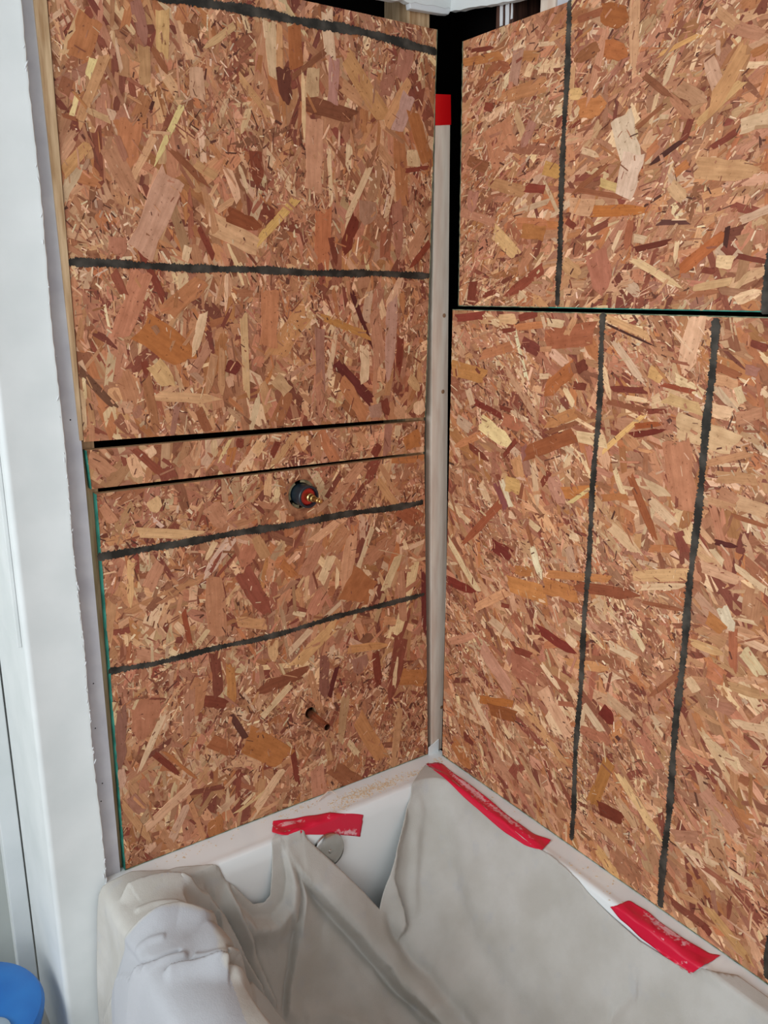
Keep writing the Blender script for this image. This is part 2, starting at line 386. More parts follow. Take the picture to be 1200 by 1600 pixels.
SL_UP = parse('''127 16 99 83 14 t;142 27 121 88 44 184,116,76;146 91 138 120 14 Y;163 90 123 192 18 T;121 149 111 184 9 Y;138 173 171 187 12 t;205 190 197 258 40 188,122,85;241 213 209 275 14 t;283 168 243 253 11 Y;254 15 254 83 22 214,172,120;211 0 227 70 22 M;225 72 227 130 20 T;137 227 99 270 22 195,145,100;169 230 211 308 32 176,122,92;270 275 220 392 50 200,150,125;307 107 310 155 26 198,156,130;366 40 321 75 14 t;299 37 299 56 26 B;240 158 235 172 6 D;270 235 323 290 12 B;305 256 337 277 16 T;238 75 262 115 10 B;421 35 428 120 20 C;437 40 437 120 12 T;460 40 463 104 24 160,95,55;511 16 515 88 20 220,190,160;523 90 520 160 18 185,135,120;476 160 551 182 26 124,74,50;474 117 475 213 7 C;492 184 490 296 30 195,140,110;541 88 599 181 28 195,145,95;535 133 581 171 20 T;442 107 447 160 24 108,58,44;509 80 458 120 10 B;490 107 487 150 24 205,165,130;639 128 605 192 18 T;639 149 621 203 22 200,160,145;645 176 669 256 22 O;645 235 647 259 22 C;634 267 668 262 8 R;623 205 629 315 22 180,115,75;546 227 545 267 12 C;578 261 541 345 10 C;514 235 518 317 7 C;399 237 405 288 22 130,65,45;375 120 423 184 11 T;389 170 378 208 12 C;637 80 626 125 26 M;357 335 405 356 26 135,75,45;330 348 407 388 34 210,165,125;322 303 338 367 15 T;311 356 333 401 10 R;218 388 255 465 12 R;294 385 289 407 14 C;285 428 287 449 20 C;183 370 185 400 32 185,125,95;223 425 189 524 34 190,130,98;178 425 194 460 16 140,78,58;314 440 260 490 34 180,120,80;220 510 300 562 54 185,115,62;318 490 302 556 16 C;240 568 268 603 30 215,170,120;225 565 230 585 12 R;124 579 178 635 13 115,75,55;327 540 303 583 16 P;335 555 325 615 14 T;347 545 346 617 12 T;354 572 375 576 24 115,50,40;381 497 386 615 12 t;354 428 353 484 7 C;463 311 405 375 14 220,175,110;410 325 428 335 18 R;506 327 503 412 26 190,120,80;556 340 537 395 20 115,50,35;517 372 526 412 10 R;575 315 575 350 30 170,125,100;620 316 623 401 18 170,110,90;671 380 642 418 10 140,65,45;663 356 640 400 20 P;423 452 420 540 30 190,125,90;477 484 431 556 34 195,140,95;506 497 575 524 14 195,135,75;551 460 580 540 8 90,40,35;578 455 572 500 14 W;629 433 605 487 16 W;613 470 607 593 20 195,150,130;626 527 623 583 12 R;525 521 514 588 8 C;527 567 581 627 17 105,45,40;570 540 570 596 15 C;585 487 594 567 20 P;500 515 501 615 16 M;535 597 572 653 24 185,125,85;537 630 556 653 12 B;654 627 656 648 18 C;586 632 588 652 20 175,130,110;497 583 504 653 14 P;600 625 605 648 14 R;229 590 245 677 16 165,110,75;243 618 339 625 18 205,160,115;277 635 269 679 10 M;185 635 208 638 22 200,150,120;144 648 146 663 8 Y;136 602 145 662 10 T;311 640 325 672 16 B;329 653 334 672 10 T;98 180 120 186 8 B;430 590 450 612 22 t;410 600 420 640 16 T;640 590 655 610 16 t''')
SL_MID = parse('''210 702 257 744 15 150,80,60;205 712 217 745 20 220,175,135;334 688 336 714 11 C;360 687 341 723 6 Y;364 700 357 728 14 O;376 686 374 700 14 R;233 700 240 712 16 C;500 672 523 718 18 180,115,80;492 684 497 718 18 195,135,100;462 677 430 723 12 T;409 690 399 709 16 t;607 660 605 709 14 M;593 695 584 711 14 R;642 677 647 700 30 O;622 665 621 681 10 C;140 715 175 740 26 P;165 708 172 716 6 C;290 715 300 735 16 P;435 690 425 712 10 R;470 684 478 700 14 t;560 676 575 700 14 T''')
SL_LOW = parse('''588 719 574 756 16 135,70,55;567 723 521 784 16 P;420 742 418 775 13 t;614 719 660 716 14 O;625 795 655 812 30 165,95,65;595 728 621 772 10 T;205 877 203 945 13 220,180,125;175 942 167 1005 18 T;362 842 320 900 18 210,175,150;337 847 322 875 9 C;380 895 418 960 32 140,75,60;392 850 380 885 30 185,120,90;335 905 340 990 34 195,135,100;372 972 415 975 20 T;275 975 290 990 14 C;287 955 297 1005 9 150,75,50;325 985 307 1010 9 C;335 1020 342 1085 18 125,65,50;320 1095 355 1100 20 R;360 1040 363 1100 16 190,130,75;315 1060 300 1117 30 180,120,85;230 1092 222 1155 48 180,120,90;255 1118 218 1205 10 C;297 1080 295 1147 20 P;385 1155 445 1185 46 180,115,65;330 1158 367 1175 26 165,100,65;362 1118 383 1152 12 95,55,45;257 1175 307 1217 7 O;242 1178 280 1210 12 R;300 1228 230 1292 15 215,170,140;295 1248 320 1312 11 205,145,105;292 1260 268 1312 13 205,165,140;440 1205 400 1265 13 C;410 1240 370 1270 5 Y;335 1280 340 1312 28 O;192 1257 237 1317 13 T;205 1245 222 1270 24 M;187 1203 192 1230 18 W;187 1110 187 1197 24 150,100,85;180 1095 177 1130 10 C;550 837 538 920 20 215,165,125;582 825 560 887 8 C;572 897 552 940 48 180,110,70;518 870 502 910 14 C;480 902 477 940 7 t;627 895 630 967 14 195,140,110;525 975 462 1040 18 210,160,115;485 985 452 1020 10 C;427 1000 427 1032 18 t;477 1050 400 1080 20 140,80,55;485 1052 502 1115 12 T;507 1025 507 1090 18 140,85,70;527 1042 515 1087 8 95,40,35;545 1015 605 1007 14 195,140,90;562 1027 565 1050 28 M;627 1000 612 1090 22 130,70,55;620 1025 616 1072 7 C;627 1057 665 1060 28 O;587 1020 592 1070 14 R;622 870 603 920 14 C;662 895 664 990 10 110,50,45;540 1090 532 1157 14 195,150,110;560 1122 597 1185 26 185,130,85;457 1170 465 1222 9 R;510 1160 517 1187 9 T;545 1160 560 1180 12 C;495 1200 500 1245 26 P;520 1200 560 1225 30 B;625 1110 615 1195 12 T;455 1070 410 1120 10 C;238 780 246 800 26 t;330 790 350 820 34 P;215 832 310 836 16 t;250 880 232 920 22 P;160 790 178 815 18 P;440 880 460 900 14 O;400 840 415 870 20 T;215 1020 250 1030 20 P;590 750 620 790 12 T''')
SR_UP = parse('''724 98 782 87 16 O;735 80 772 74 8 R;774 102 743 143 12 B;775 100 795 108 20 B;810 78 802 130 17 180,130,110;830 100 823 119 12 C;850 132 782 152 26 190,130,85;802 165 817 210 12 t;775 195 790 248 54 186,126,92;832 190 817 230 16 M;757 165 770 170 16 R;895 105 890 180 9 t;890 147 910 147 20 220,175,120;934 72 897 95 22 150,95,60;947 48 919 160 12 190,135,105;905 170 945 165 36 190,125,75;906 190 890 200 7 R;910 235 935 243 12 C;856 222 878 212 10 B;992 0 989 106 18 215,170,125;940 20 980 30 40 160,95,50;945 75 980 85 36 175,105,60;1094 54 1031 85 8 215,160,100;1053 87 1037 134 10 C;1027 147 1016 193 7 C;1005 117 1048 152 14 B;1048 152 1082 187 16 170,115,85;1080 185 1068 218 12 R;1068 218 1015 258 8 D;970 182 988 262 40 222,190,165;990 240 974 306 36 222,190,165;1035 165 994 201 7 B;1107 90 1122 137 26 200,160,130;1122 63 1122 87 9 W;1165 75 1108 175 26 195,140,95;1159 128 1090 193 14 215,170,115;1157 198 1200 184 26 C;1150 206 1113 230 10 R;1060 135 1100 160 30 195,145,110;1175 85 1200 72 14 O;771 361 806 398 22 215,175,120;830 390 810 428 16 190,130,95;847 420 791 463 17 140,70,50;774 455 754 463 9 R;820 293 850 296 16 130,60,45;765 285 817 300 22 195,140,95;850 262 877 270 26 205,155,90;815 360 850 365 26 O;720 331 774 348 16 P;855 350 872 352 12 O;947 260 895 301 9 B;890 320 925 325 30 205,160,120;925 330 1009 328 20 180,110,55;885 345 898 355 12 R;930 395 945 455 40 175,110,85;880 410 905 430 24 T;810 460 822 470 16 C;937 284 965 295 16 210,170,115;905 297 970 308 10 B;990 405 1059 448 15 215,180,140;1029 348 1074 346 10 95,55,50;992 390 1044 378 10 110,50,35;1130 368 1061 424 20 185,105,60;1120 408 1145 410 24 C;970 360 957 390 7 C;1090 262 1180 270 40 200,155,110;1055 270 1075 255 14 O;1048 288 1068 312 26 205,165,125;1200 327 1157 345 14 W;1137 355 1133 385 8 D;1152 400 1196 409 10 R;1097 422 1118 424 12 R;985 345 978 390 12 165,100,70;990 372 1008 375 14 C;1058 378 1054 410 8 C;1085 450 1140 440 14 t;1150 470 1190 455 20 C;740 300 735 330 18 M;730 250 760 262 20 B;740 440 735 475 14 R;860 60 900 40 12 T;905 30 960 10 14 B;1140 40 1190 55 26 P;1120 15 1150 40 20 T''')
SR_LOW = parse('''805 519 822 590 6 235,215,180;816 535 848 552 22 120,60,48;840 555 874 586 18 175,115,90;855 530 928 520 40 160,95,65;896 573 850 614 26 170,100,58;905 565 912 580 20 115,55,40;896 602 915 605 14 R;855 503 880 507 14 C;805 511 850 507 12 195,130,85;780 500 805 498 18 t;708 575 757 588 26 200,135,80;800 540 753 555 16 190,125,85;792 580 838 652 11 190,145,115;742 628 783 650 10 130,55,42;752 660 797 696 26 228,205,150;755 677 710 698 12 195,130,85;733 697 763 720 10 R;785 655 818 668 22 170,105,78;898 645 853 664 20 195,135,85;900 660 855 677 9 B;898 680 822 708 26 155,90,55;902 682 945 690 22 C;806 688 787 712 8 R;818 697 823 745 12 150,95,85;805 715 812 745 16 T;712 497 755 493 14 140,65,50;812 497 840 488 14 R;785 517 805 515 8 R;898 497 885 523 11 T;843 588 857 588 10 C;847 493 852 512 6 C;731 608 738 632 10 W;780 635 798 642 7 R;949 497 1012 525 14 215,165,120;949 507 1020 540 4 D;960 534 1005 599 13 225,190,160;942 573 953 623 10 C;957 608 1007 610 12 130,60,45;1090 495 1068 582 32 220,178,140;1015 580 1035 592 20 215,165,110;1013 597 1005 618 7 T;979 621 1014 627 9 C;949 627 1011 642 11 B;1011 643 1040 642 9 R;1005 649 944 703 9 220,175,115;992 666 1035 662 10 170,85,45;985 680 1037 673 11 110,40,28;1055 591 1100 617 16 C;1035 601 1083 612 9 150,75,50;1040 622 1096 640 20 220,175,125;1060 665 1148 695 42 222,182,140;1113 640 1142 648 24 228,190,145;1118 593 1152 600 20 215,165,120;1152 605 1160 630 14 C;1174 536 1200 545 14 R;1055 690 1070 795 48 185,120,90;1190 610 1200 620 9 C;1165 577 1185 582 18 M;1150 655 1190 645 22 P;1120 573 1155 588 14 B;1105 725 1170 708 14 T;783 750 798 791 8 235,215,180;775 755 790 795 10 130,75,70;790 755 812 762 24 215,165,105;833 724 840 792 9 C;822 720 824 742 12 M;781 787 723 850 13 160,90,60;817 755 811 785 6 B;795 803 807 808 11 C;770 852 798 868 20 115,45,38;831 855 845 903 11 235,215,180;823 822 832 853 6 B;827 815 842 828 10 C;701 845 745 920 9 C;700 907 740 925 15 125,50,38;792 925 742 950 16 215,160,115;795 912 850 930 30 195,130,75;855 897 950 905 14 190,125,75;850 915 900 930 26 185,120,70;900 915 994 932 20 150,85,55;880 770 930 768 22 185,115,65;922 763 891 785 7 Y;860 745 880 790 22 180,130,110;890 835 905 842 14 C;888 855 898 898 14 205,160,130;858 738 846 757 10 R;765 967 806 1003 14 220,185,150;805 890 830 895 18 O;783 945 795 948 8 R;885 740 898 755 5 C;985 745 1023 842 14 150,85,50;960 733 973 770 9 C;940 778 979 776 12 O;1017 782 1053 818 16 218,180,145;953 822 999 865 18 215,175,135;1118 847 1150 855 10 85,35,30;1112 858 1130 880 10 C;992 900 1078 898 22 215,165,120;1000 918 1075 915 12 C;1003 941 1068 954 7 B;1128 950 1143 985 20 230,205,175;1105 965 1130 985 20 O;1125 770 1150 785 22 P;1105 780 1146 794 14 T;1152 785 1200 800 24 215,165,125;1146 806 1200 824 8 B;1095 885 1155 908 18 210,160,125;1150 887 1200 925 12 C;1120 745 1180 750 20 T;1015 857 1055 858 14 185,120,75;704 1003 744 992 14 205,150,115;753 1012 796 1078 20 205,150,125;803 1015 829 1024 11 R;842 984 897 1020 15 125,50,40;846 1038 874 1077 8 230,200,165;848 1078 890 1150 20 210,165,130;855 1115 873 1148 12 C;738 1086 768 1150 10 C;750 1093 800 1100 14 180,110,55;765 1108 805 1120 20 150,85,45;822 1105 880 1192 12 T;885 1068 905 1100 10 C;913 1103 940 1143 12 C;763 1175 797 1220 20 195,140,110;708 1160 733 1200 16 O;725 1150 740 1160 12 R;885 1035 950 1045 16 200,145,95;908 1140 950 1158 18 175,110,85;885 995 900 1010 14 C;800 1035 840 1060 34 165,105,80;783 1133 797 1152 7 C;828 1188 846 1200 16 200,145,115;953 1008 993 1030 14 C;988 985 1006 1015 9 C;1060 1053 1016 1088 11 B;1075 1060 1088 1080 16 225,185,145;940 1108 958 1128 20 115,40,30;949 1090 987 1122 16 205,160,125;1162 1018 1190 1055 20 225,195,155;1145 985 1145 1045 14 180,105,75;1105 1045 1130 1060 26 190,120,85;1143 1130 1200 1140 16 220,185,145;1113 1030 1157 1057 7 T;1100 1150 1150 1196 12 C;1140 1072 1200 1090 16 T;1080 1004 1130 1022 14 215,165,115;1107 1098 1148 1112 20 180,120,95;1083 1105 1125 1133 9 T;952 1190 925 1255 22 185,120,65;968 1211 1030 1310 13 220,180,130;965 1250 993 1290 14 210,165,125;935 1262 972 1280 20 110,50,32;930 1285 987 1333 11 T;933 1327 965 1372 14 210,165,110;1050 1305 1090 1310 22 P;1070 1327 1120 1352 10 C;1107 1420 1172 1505 14 205,155,105;1140 1362 1177 1387 9 C;1060 1397 1090 1410 9 T;1100 1237 1150 1300 20 190,135,110;1155 1215 1170 1222 14 B;1190 1310 1200 1312 10 W;1098 1445 1110 1460 10 R;960 1340 1000 1375 28 165,110,80;720 520 735 535 20 P;715 655 735 670 18 W;860 1060 885 1080 18 160,95,70;800 960 815 975 14 165,100,75;1000 1150 1030 1200 18 180,120,95''')
RAND_PAL = [((186, 132, 95), .25), ((180, 122, 94), .21), ((176, 113, 72), .12), ((204, 156, 120), .16), ((226, 190, 152), .11), ((150, 92, 66), .12), ((124, 62, 48), .08)]
FINE_PAL = [((190, 138, 104), .24), ((172, 116, 88), .22), ((216, 176, 142), .20), ((236, 208, 176), .10), ((138, 80, 60), .16), ((88, 48, 38), .12)]  # darkest brown paints the shade at strand edges into the fines
def pick(pal, r):
    k = r.random()*sum(p[1] for p in pal)
    for c, wgt in pal:
        k -= wgt
        if k <= 0: return c
    return pal[-1][0]
MEAN_TONE = (194, 148, 116)
def vary(c, r, s=.10, hs=.03, mx=.13):
    c = tuple(k_*(x*(1-mx)+m_*mx) for x, m_, k_ in zip(c, MEAN_TONE, (1.0, .992, .985)))
    f = 1+r.uniform(-s, s); return tuple(max(8, min(250, x*f*(1+r.uniform(-hs, hs)))) for x in c)
class Layer:
    def __init__(self): self.v = []; self.f = []; self.c = []; self.uv = []
    def add(self, poly, cx, cy, ang, top, th, col, tilt, side=1):
        n = len(poly)
        if n < 3: return
        ca, sa = math.cos(ang), math.sin(ang); b = len(self.v); lc = lin(col)
        ou, ov = random.random()*20, random.random()*20
        uvs = []
        for x, y in poly:
            h = top+tilt[0]*(x-cx)+tilt[1]*(y-cy)
            self.v.append((x, y, h)); uvs.append((((x-cx)*ca+(y-cy)*sa)+ou, (-(x-cx)*sa+(y-cy)*ca)+ov))
        self.f.append(tuple(range(b, b+n))); self.c += [lc]*n; self.uv += uvs
        if side:
            for x, y in poly: self.v.append((x, y, -.0002))
            for i in range(n):
                j = (i+1) % n
                self.f.append((b+n+i, b+n+j, b+j, b+i)); self.c += [lc]*4; self.uv += [uvs[i], uvs[j], uvs[j], uvs[i]]
    def build(self, name, parent):
        me = bpy.data.meshes.new(name); me.from_pydata(self.v, [], self.f); me.update()
        at = me.color_attributes.new('tone', 'FLOAT_COLOR', 'CORNER')
        c = np.ones((len(self.c), 4), np.float32); c[:, :3] = np.array(self.c, np.float32); at.data.foreach_set('color', c.ravel())
        uv = me.uv_layers.new(name='grain'); uv.data.foreach_set('uv', np.array(self.uv, np.float32).ravel())
        me.materials.append(M_STUFF)
        o = bpy.data.objects.new(name, me); COL.objects.link(o); o.parent = parent; o['kind'] = 'stuff'
        return o
def vnoise(seed):
    r = random.Random(seed); ks = [(r.uniform(8, 26), r.uniform(0, 6.28), r.uniform(0, 6.28)) for _ in range(7)]
    def f(x, y): return sum(math.sin(k*(math.cos(a)*x+math.sin(a)*y)+p) for k, a, p in ks)/7
    return f
def inside(conv, x, y, marg=0):
    n = len(conv)
    for i in range(n):
        a, b = conv[i], conv[(i+1) % n]; ex, ey = b[0]-a[0], b[1]-a[1]; l = math.hypot(ex, ey)
        if (ex*(y-a[1])-ey*(x-a[0]))/l < marg: return False
    return True
TH = .015
def osb_panel(label, wall, quad, strands, mean, spread, seed, holes=(), lit_a=None, tone=1.0, edges=(), group='strand board panels on the tub walls'):
    """quad: (a, z) corners, counter-clockwise from bottom left as seen from the tub"""
    r = random.Random(seed)
    a0 = (min(q[0] for q in quad), min(q[1] for q in quad))
    root = empty('strand_board_panel'); root.matrix_world = axis_frame(wall, a0)
    tag(root, label, 'board', group)
    q = [(x-a0[0], y-a0[1]) for x, y in quad]
    hl = [(x-a0[0], y-a0[1], rr) for x, y, rr in holes]
    # board, with real holes
    bm = bmesh.new(); vb = [bm.verts.new((x, y, -TH)) for x, y in q]; vt = [bm.verts.new((x, y, 0)) for x, y in q]
    bm.faces.new(vb[::-1]); bm.faces.new(vt)
    for i in range(4): bm.faces.new((vb[i], vb[(i+1) % 4], vt[(i+1) % 4], vt[i]))
    bo = from_bm('board', bm, M_BOARD, root)
    bo.data.materials.append(M_EDGE_WOOD)
    for p in bo.data.polygons:
        if abs(p.normal.z) < .5: p.material_index = 1
    for i, (hx, hy, rr) in enumerate(hl):
        c = bmesh.new(); bmesh.ops.create_cone(c, cap_ends=True, segments=40, radius1=rr, radius2=rr, depth=.1, matrix=Matrix.Translation((hx, hy, 0)))
        co = from_bm('cut', c, M_EDGE_WOOD); co.matrix_world = root.matrix_world
        bpy.context.view_layer.update()
        md = bo.modifiers.new('hole', 'BOOLEAN'); md.object = co; md.solver = 'EXACT'
        bpy.context.view_layer.update()
        dg = bpy.context.evaluated_depsgraph_get(); me = bpy.data.meshes.new_from_object(bo.evaluated_get(dg))
        bo.modifiers.clear(); bo.data = me; bpy.data.objects.remove(co)
    def hole_hit(pts):
        for hx, hy, rr in hl:
            for i in range(len(pts)):
                x0, y0 = pts[i]; x1, y1 = pts[(i+1) % len(pts)]
                dx, dy = x1-x0, y1-y0; l2 = dx*dx+dy*dy+1e-12
                t = max(0, min(1, ((hx-x0)*dx+(hy-y0)*dy)/l2))
                if math.hypot(x0+t*dx-hx, y0+t*dy-hy) < rr+.0005: return True
            # hole centre inside polygon
            ins = False; j = len(pts)-1
            for i in range(len(pts)):
                if (pts[i][1] > hy) != (pts[j][1] > hy) and hx < (pts[j][0]-pts[i][0])*(hy-pts[i][1])/(pts[j][1]-pts[i][1])+pts[i][0]: ins = not ins
                j = i
            if ins: return True
        return False
    # pressed layer of strands nobody could count
    lay = Layer(); W_, H_ = max(x for x, y in q), max(y for x, y in q)
    nz = vnoise(seed+5)
    def put(cx, cy, ln, wd, ang, top, col, outl, tl=.004):
        ca, sa = math.cos(ang), math.sin(ang)
        poly = [(cx+x*ln*ca-y*wd*sa, cy+x*ln*sa+y*wd*ca) for x, y in outl]
        poly = clip_poly(poly, q)
        if len(poly) < 3 or (hl and hole_hit(poly)): return
        lay.add(poly, cx, cy, ang, top, 0, col, (r.uniform(-tl, tl), r.uniform(-tl, tl)), 1)
    A = W_*H_
    nbig = int(A*4600)
    for i in range(nbig):
        cx, cy = r.uniform(-.01, W_+.01), r.uniform(-.01, H_+.01)
        ang = mean+r.gauss(0, spread)
        ln = r.lognormvariate(math.log(.056), .45); wd = min(.034, r.lognormvariate(math.log(.0125), .5))
        put(cx, cy, ln, wd, ang, r.uniform(.0002, .0006), vary(tuple(tone*x for x in pick(RAND_PAL, r)), r), r.choice(OUT))
    quadO = [(-.5, -.5), (.5, -.35), (.45, .5), (-.42, .4)]
    for i in range(int(A*17000)):
        cx, cy = r.uniform(0, W_), r.uniform(0, H_)
        if lit_a and cx+a0[0] > lit_a and r.random() < .75: continue
        if nz(cx, cy) < r.uniform(-.22, .30): continue
        ang = mean+r.gauss(0, spread*1.15)
        ln = r.lognormvariate(math.log(.0105), .5); wd = r.lognormvariate(math.log(.0023), .45)
        put(cx, cy, ln, wd, ang, r.uniform(.0005, .00085), vary(tuple(tone*x for x in pick(FINE_PAL, r)), r, .12), quadO, .02)
    # strands picked out one by one
    for k, (u1, v1, u2, v2, wpx, col) in enumerate(strands):
        p1, p2 = px_ab(wall, u1, v1)-np.array(a0), px_ab(wall, u2, v2)-np.array(a0)
        c = (p1+p2)/2; d = p2-p1; ln = float(np.hypot(*d)); ang = math.atan2(d[1], d[0])
        # pixel width to metres, measured across the strand
        du, dv = u2-u1, v2-v1; l = math.hypot(du, dv); um, vm = (u1+u2)/2, (v1+v2)/2
        e1, e2 = px_ab(wall, um-dv/l*wpx/2, vm+du/l*wpx/2), px_ab(wall, um+dv/l*wpx/2, vm-du/l*wpx/2)
        nrm = np.array([-math.sin(ang), math.cos(ang)]); wd = abs(float((e2-e1) @ nrm))*1.02
        ln *= 1.05
        idx = r.randrange(len(OUT)); ca, sa = math.cos(ang), math.sin(ang)
        poly = [(c[0]+x*ln*ca-y*wd*sa, c[1]+x*ln*sa+y*wd*ca) for x, y in OUT[idx]]
        if hl and hole_hit(poly): continue
        h = .00075+.00045*(k % 40)/40
        cc = vary(col, r, .05, .02, .03)
        if all(inside(q, x, y) for x, y in poly): me = STRAND_MESH[idx]
        else:
            cp = clip_poly(poly, q)
            if len(cp) < 3: continue
            me = outline_mesh('wood_strand', [(((x-c[0])*ca+(y-c[1])*sa)/ln, (-(x-c[0])*sa+(y-c[1])*ca)/wd) for x, y in cp])
        o = bpy.data.objects.new('wood_strand', me); COL.objects.link(o); o.parent = root
        o.location = (c[0], c[1], 0); o.rotation_euler = (r.uniform(-.003, .003), r.uniform(-.002, .002), ang); o.scale = (ln, wd, h)
        o.color = (*lin(cc), 1)
    # slivers and frayed scraps lying over the strands
    for i in range(int(A*1500)):
        cx, cy = r.uniform(0, W_), r.uniform(0, H_)
        ang = mean+r.gauss(0, spread)
        if r.random() < .18:
            ln = r.lognormvariate(math.log(.020), .4); wd = r.lognormvariate(math.log(.0042), .4); c_ = pick(RAND_PAL, r); o_ = r.choice(OUT)
        else:
            ln = r.lognormvariate(math.log(.0085), .5); wd = r.lognormvariate(math.log(.0015), .4); c_ = pick(FINE_PAL, r); o_ = quadO
        put(cx, cy, ln, wd, ang, r.uniform(.00118, .00135), vary(c_, r, .10), o_, .003)
    lay.build('strand_layer', root)
    # painted or sealed board edges
    for (i, t0, t1, m) in edges:
        a, b2 = np.array(q[i]), np.array(q[(i+1) % 4]); d = b2-a; n = np.array([d[1], -d[0]])/np.hypot(*d)
        pa, pb = a+d*t0, a+d*t1; rr = random.Random(seed+i); nn = 60; vs = []
        for k in range(nn+1):
            p = pa+(pb-pa)*k/nn; o1 = rr.uniform(-.0005, .0006)
            for (off, h) in ((.0007, -TH), (.0007, .0011+o1), (-.0006-abs(o1), .0012+o1), (-.0006, -.001)):
                vs.append((p[0]+n[0]*off, p[1]+n[1]*off, h))
        fs = [(4*k+j, 4*k+4+j, 4*k+4+(j+1) % 4, 4*k+(j+1) % 4) for k in range(nn) for j in range(4)]
        mk('painted_edge', vs, fs, m, root)
    return root, a0, q
def marker_line(root, wall, a0, q, pts, wid, seed):
    """hand-drawn ink line with a fuzzy edge, (u, v) along its middle"""
    r = random.Random(seed)
    P = [px_ab(wall, u, v)-np.array(a0) for u, v in pts]
    L_ = [0]
    for i in range(1, len(P)): L_.append(L_[-1]+float(np.hypot(*(P[i]-P[i-1]))))
    n = int(L_[-1]/.0016); vs = []; fs = []
    ph = [r.uniform(0, 6) for _ in range(4)]
    for k in range(n+1):
        s = L_[-1]*k/n; i = max(0, min(len(P)-2, sum(1 for x in L_[1:] if x < s)))
        t = (s-L_[i])/(L_[i+1]-L_[i]); p = P[i]*(1-t)+P[i+1]*t; d = P[i+1]-P[i]; d = d/np.hypot(*d); nn = np.array([-d[1], d[0]])
        w_ = wid*.5*(1+.16*math.sin(s*40+ph[0])+.10*math.sin(s*95+ph[1]))
        if k < 2 or k > n-2: w_ *= .6
        wob = .0014*math.sin(s*24+ph[2])
        wl, wr = w_+r.uniform(-.0014, .0012)+.0022*(r.random()**3), w_+r.uniform(-.0014, .0012)+.0022*(r.random()**3)
        A_, B_ = p+nn*(wl+wob), p-nn*(wr-wob)
        for X in (A_, B_):
            vs.append((X[0], X[1], .00155))
        for X in (A_, B_):
            vs.append((X[0], X[1], .0011))
    for k in range(n):
        a, b = 4*k, 4*k+4
        fs += [(a, a+1, b+1, b), (a, b, b+2, a+2), (a+1, a+3, b+3, b+1)]
    o = mk('marker_line', vs, fs, M_INK, root)
    bm = bmesh.new(); bm.from_mesh(o.data); bmesh.ops.recalc_face_normals(bm, faces=bm.faces); bm.to_mesh(o.data); bm.free()
    o['label'] = 'dark hand-drawn marker line'
    return o
D2R = math.pi/180
rt = osb_panel('large warm-brown strand board on plumbing wall, above the two black gaps', 'L',
               [(-.762, .829), (-.049, .814), (-.034, 1.560), (-.757, 1.555)], SL_UP, 95*D2R, 38*D2R, 21,
               edges=((1, .0, 1., M_GREEN),))
marker_line(*((rt[0], 'L')+rt[1:]), [(232, -12), (330, 8), (420, 22), (500, 38), (560, 50), (620, 64), (682, 80)], .0135, 1)
marker_line(*((rt[0], 'L')+rt[1:]), [(106, 410), (180, 413), (260, 416), (350, 421), (450, 424), (560, 428), (671, 430)], .0110, 2)
rt = osb_panel('narrow strand board strip between two black gaps on plumbing wall', 'L',
               [(-.757, .748), (-.050, .7395), (-.0495, .8065), (-.760, .8145)], SL_MID, 85*D2R, 50*D2R, 22,
               edges=((3, .0, 1., M_TEAL),))
VALVE = (-.3535, .6855); SPOUT = (-.3440, .2065)
rt = osb_panel('strand board on plumbing wall with shower valve and copper stub pipe', 'L',
               [(-.757, .0015), (-.026, .0015), (-.050, .7335), (-.750, .7385)], SL_LOW, 80*D2R, 45*D2R, 23,
               holes=((VALVE[0], VALVE[1], .0295), (SPOUT[0], SPOUT[1], .0130)), edges=((3, .0, 1., M_TEAL), (0, 0, 1, M_GREEN)))
marker_line(*((rt[0], 'L')+rt[1:]), [(152, 872), (230, 856), (320, 843), (400, 828), (480, 815), (560, 801), (661, 785)], .0120, 3)
marker_line(*((rt[0], 'L')+rt[1:]), [(169, 1050), (240, 1036), (320, 1017), (400, 1000), (480, 977), (560, 955), (620, 939), (663, 929)], .0095, 4)
rt = osb_panel('upper strand board on the long wall, above the horizontal seam', 'R',
               [(.0445, 1.0455), (1.2, 1.0425), (1.2, 1.5365), (.0385, 1.5365)], SR_UP, 30*D2R, 36*D2R, 24, lit_a=.76,
               edges=((0, .22, .62, M_TEAL), (0, 0, .22, M_GREEN), (3, 0, 1, M_GREEN)))
marker_line(*((rt[0], 'R')+rt[1:]), [(891, 0), (886, 110), (882, 180), (880, 250), (876, 340), (873, 420), (871, 478)], .0105, 5)
marker_line(*((rt[0], 'R')+rt[1:]), [(1206, 380), (1201, 440), (1197, 491)], .012, 6)
rt = osb_panel('large lower strand board on the long wall beside the tub', 'R',
               [(.0235, .0015), (1.25, .0015), (1.25, 1.0345), (.0255, 1.0375)], SR_LOW, -38*D2R, 34*D2R, 25, lit_a=.90,
               edges=((0, 0, .8, M_GREEN), (2, .4, 1, M_GREEN)))
marker_line(*((rt[0], 'R')+rt[1:]), [(943, 488), (938, 600), (931, 700), (922, 830), (917, 920), (908, 1050), (899, 1190), (893, 1313)], .0105, 7)
marker_line(*((rt[0], 'R')+rt[1:]), [(1118, 497), (1112, 590), (1099, 720), (1086, 840), (1075, 950), (1061, 1080), (1048, 1230), (1040, 1320), (1031, 1417)], .0115, 8)
marker_line(*((rt[0], 'R')+rt[1:]), [(1212, 1380), (1205, 1460), (1199, 1530)], .0115, 9)

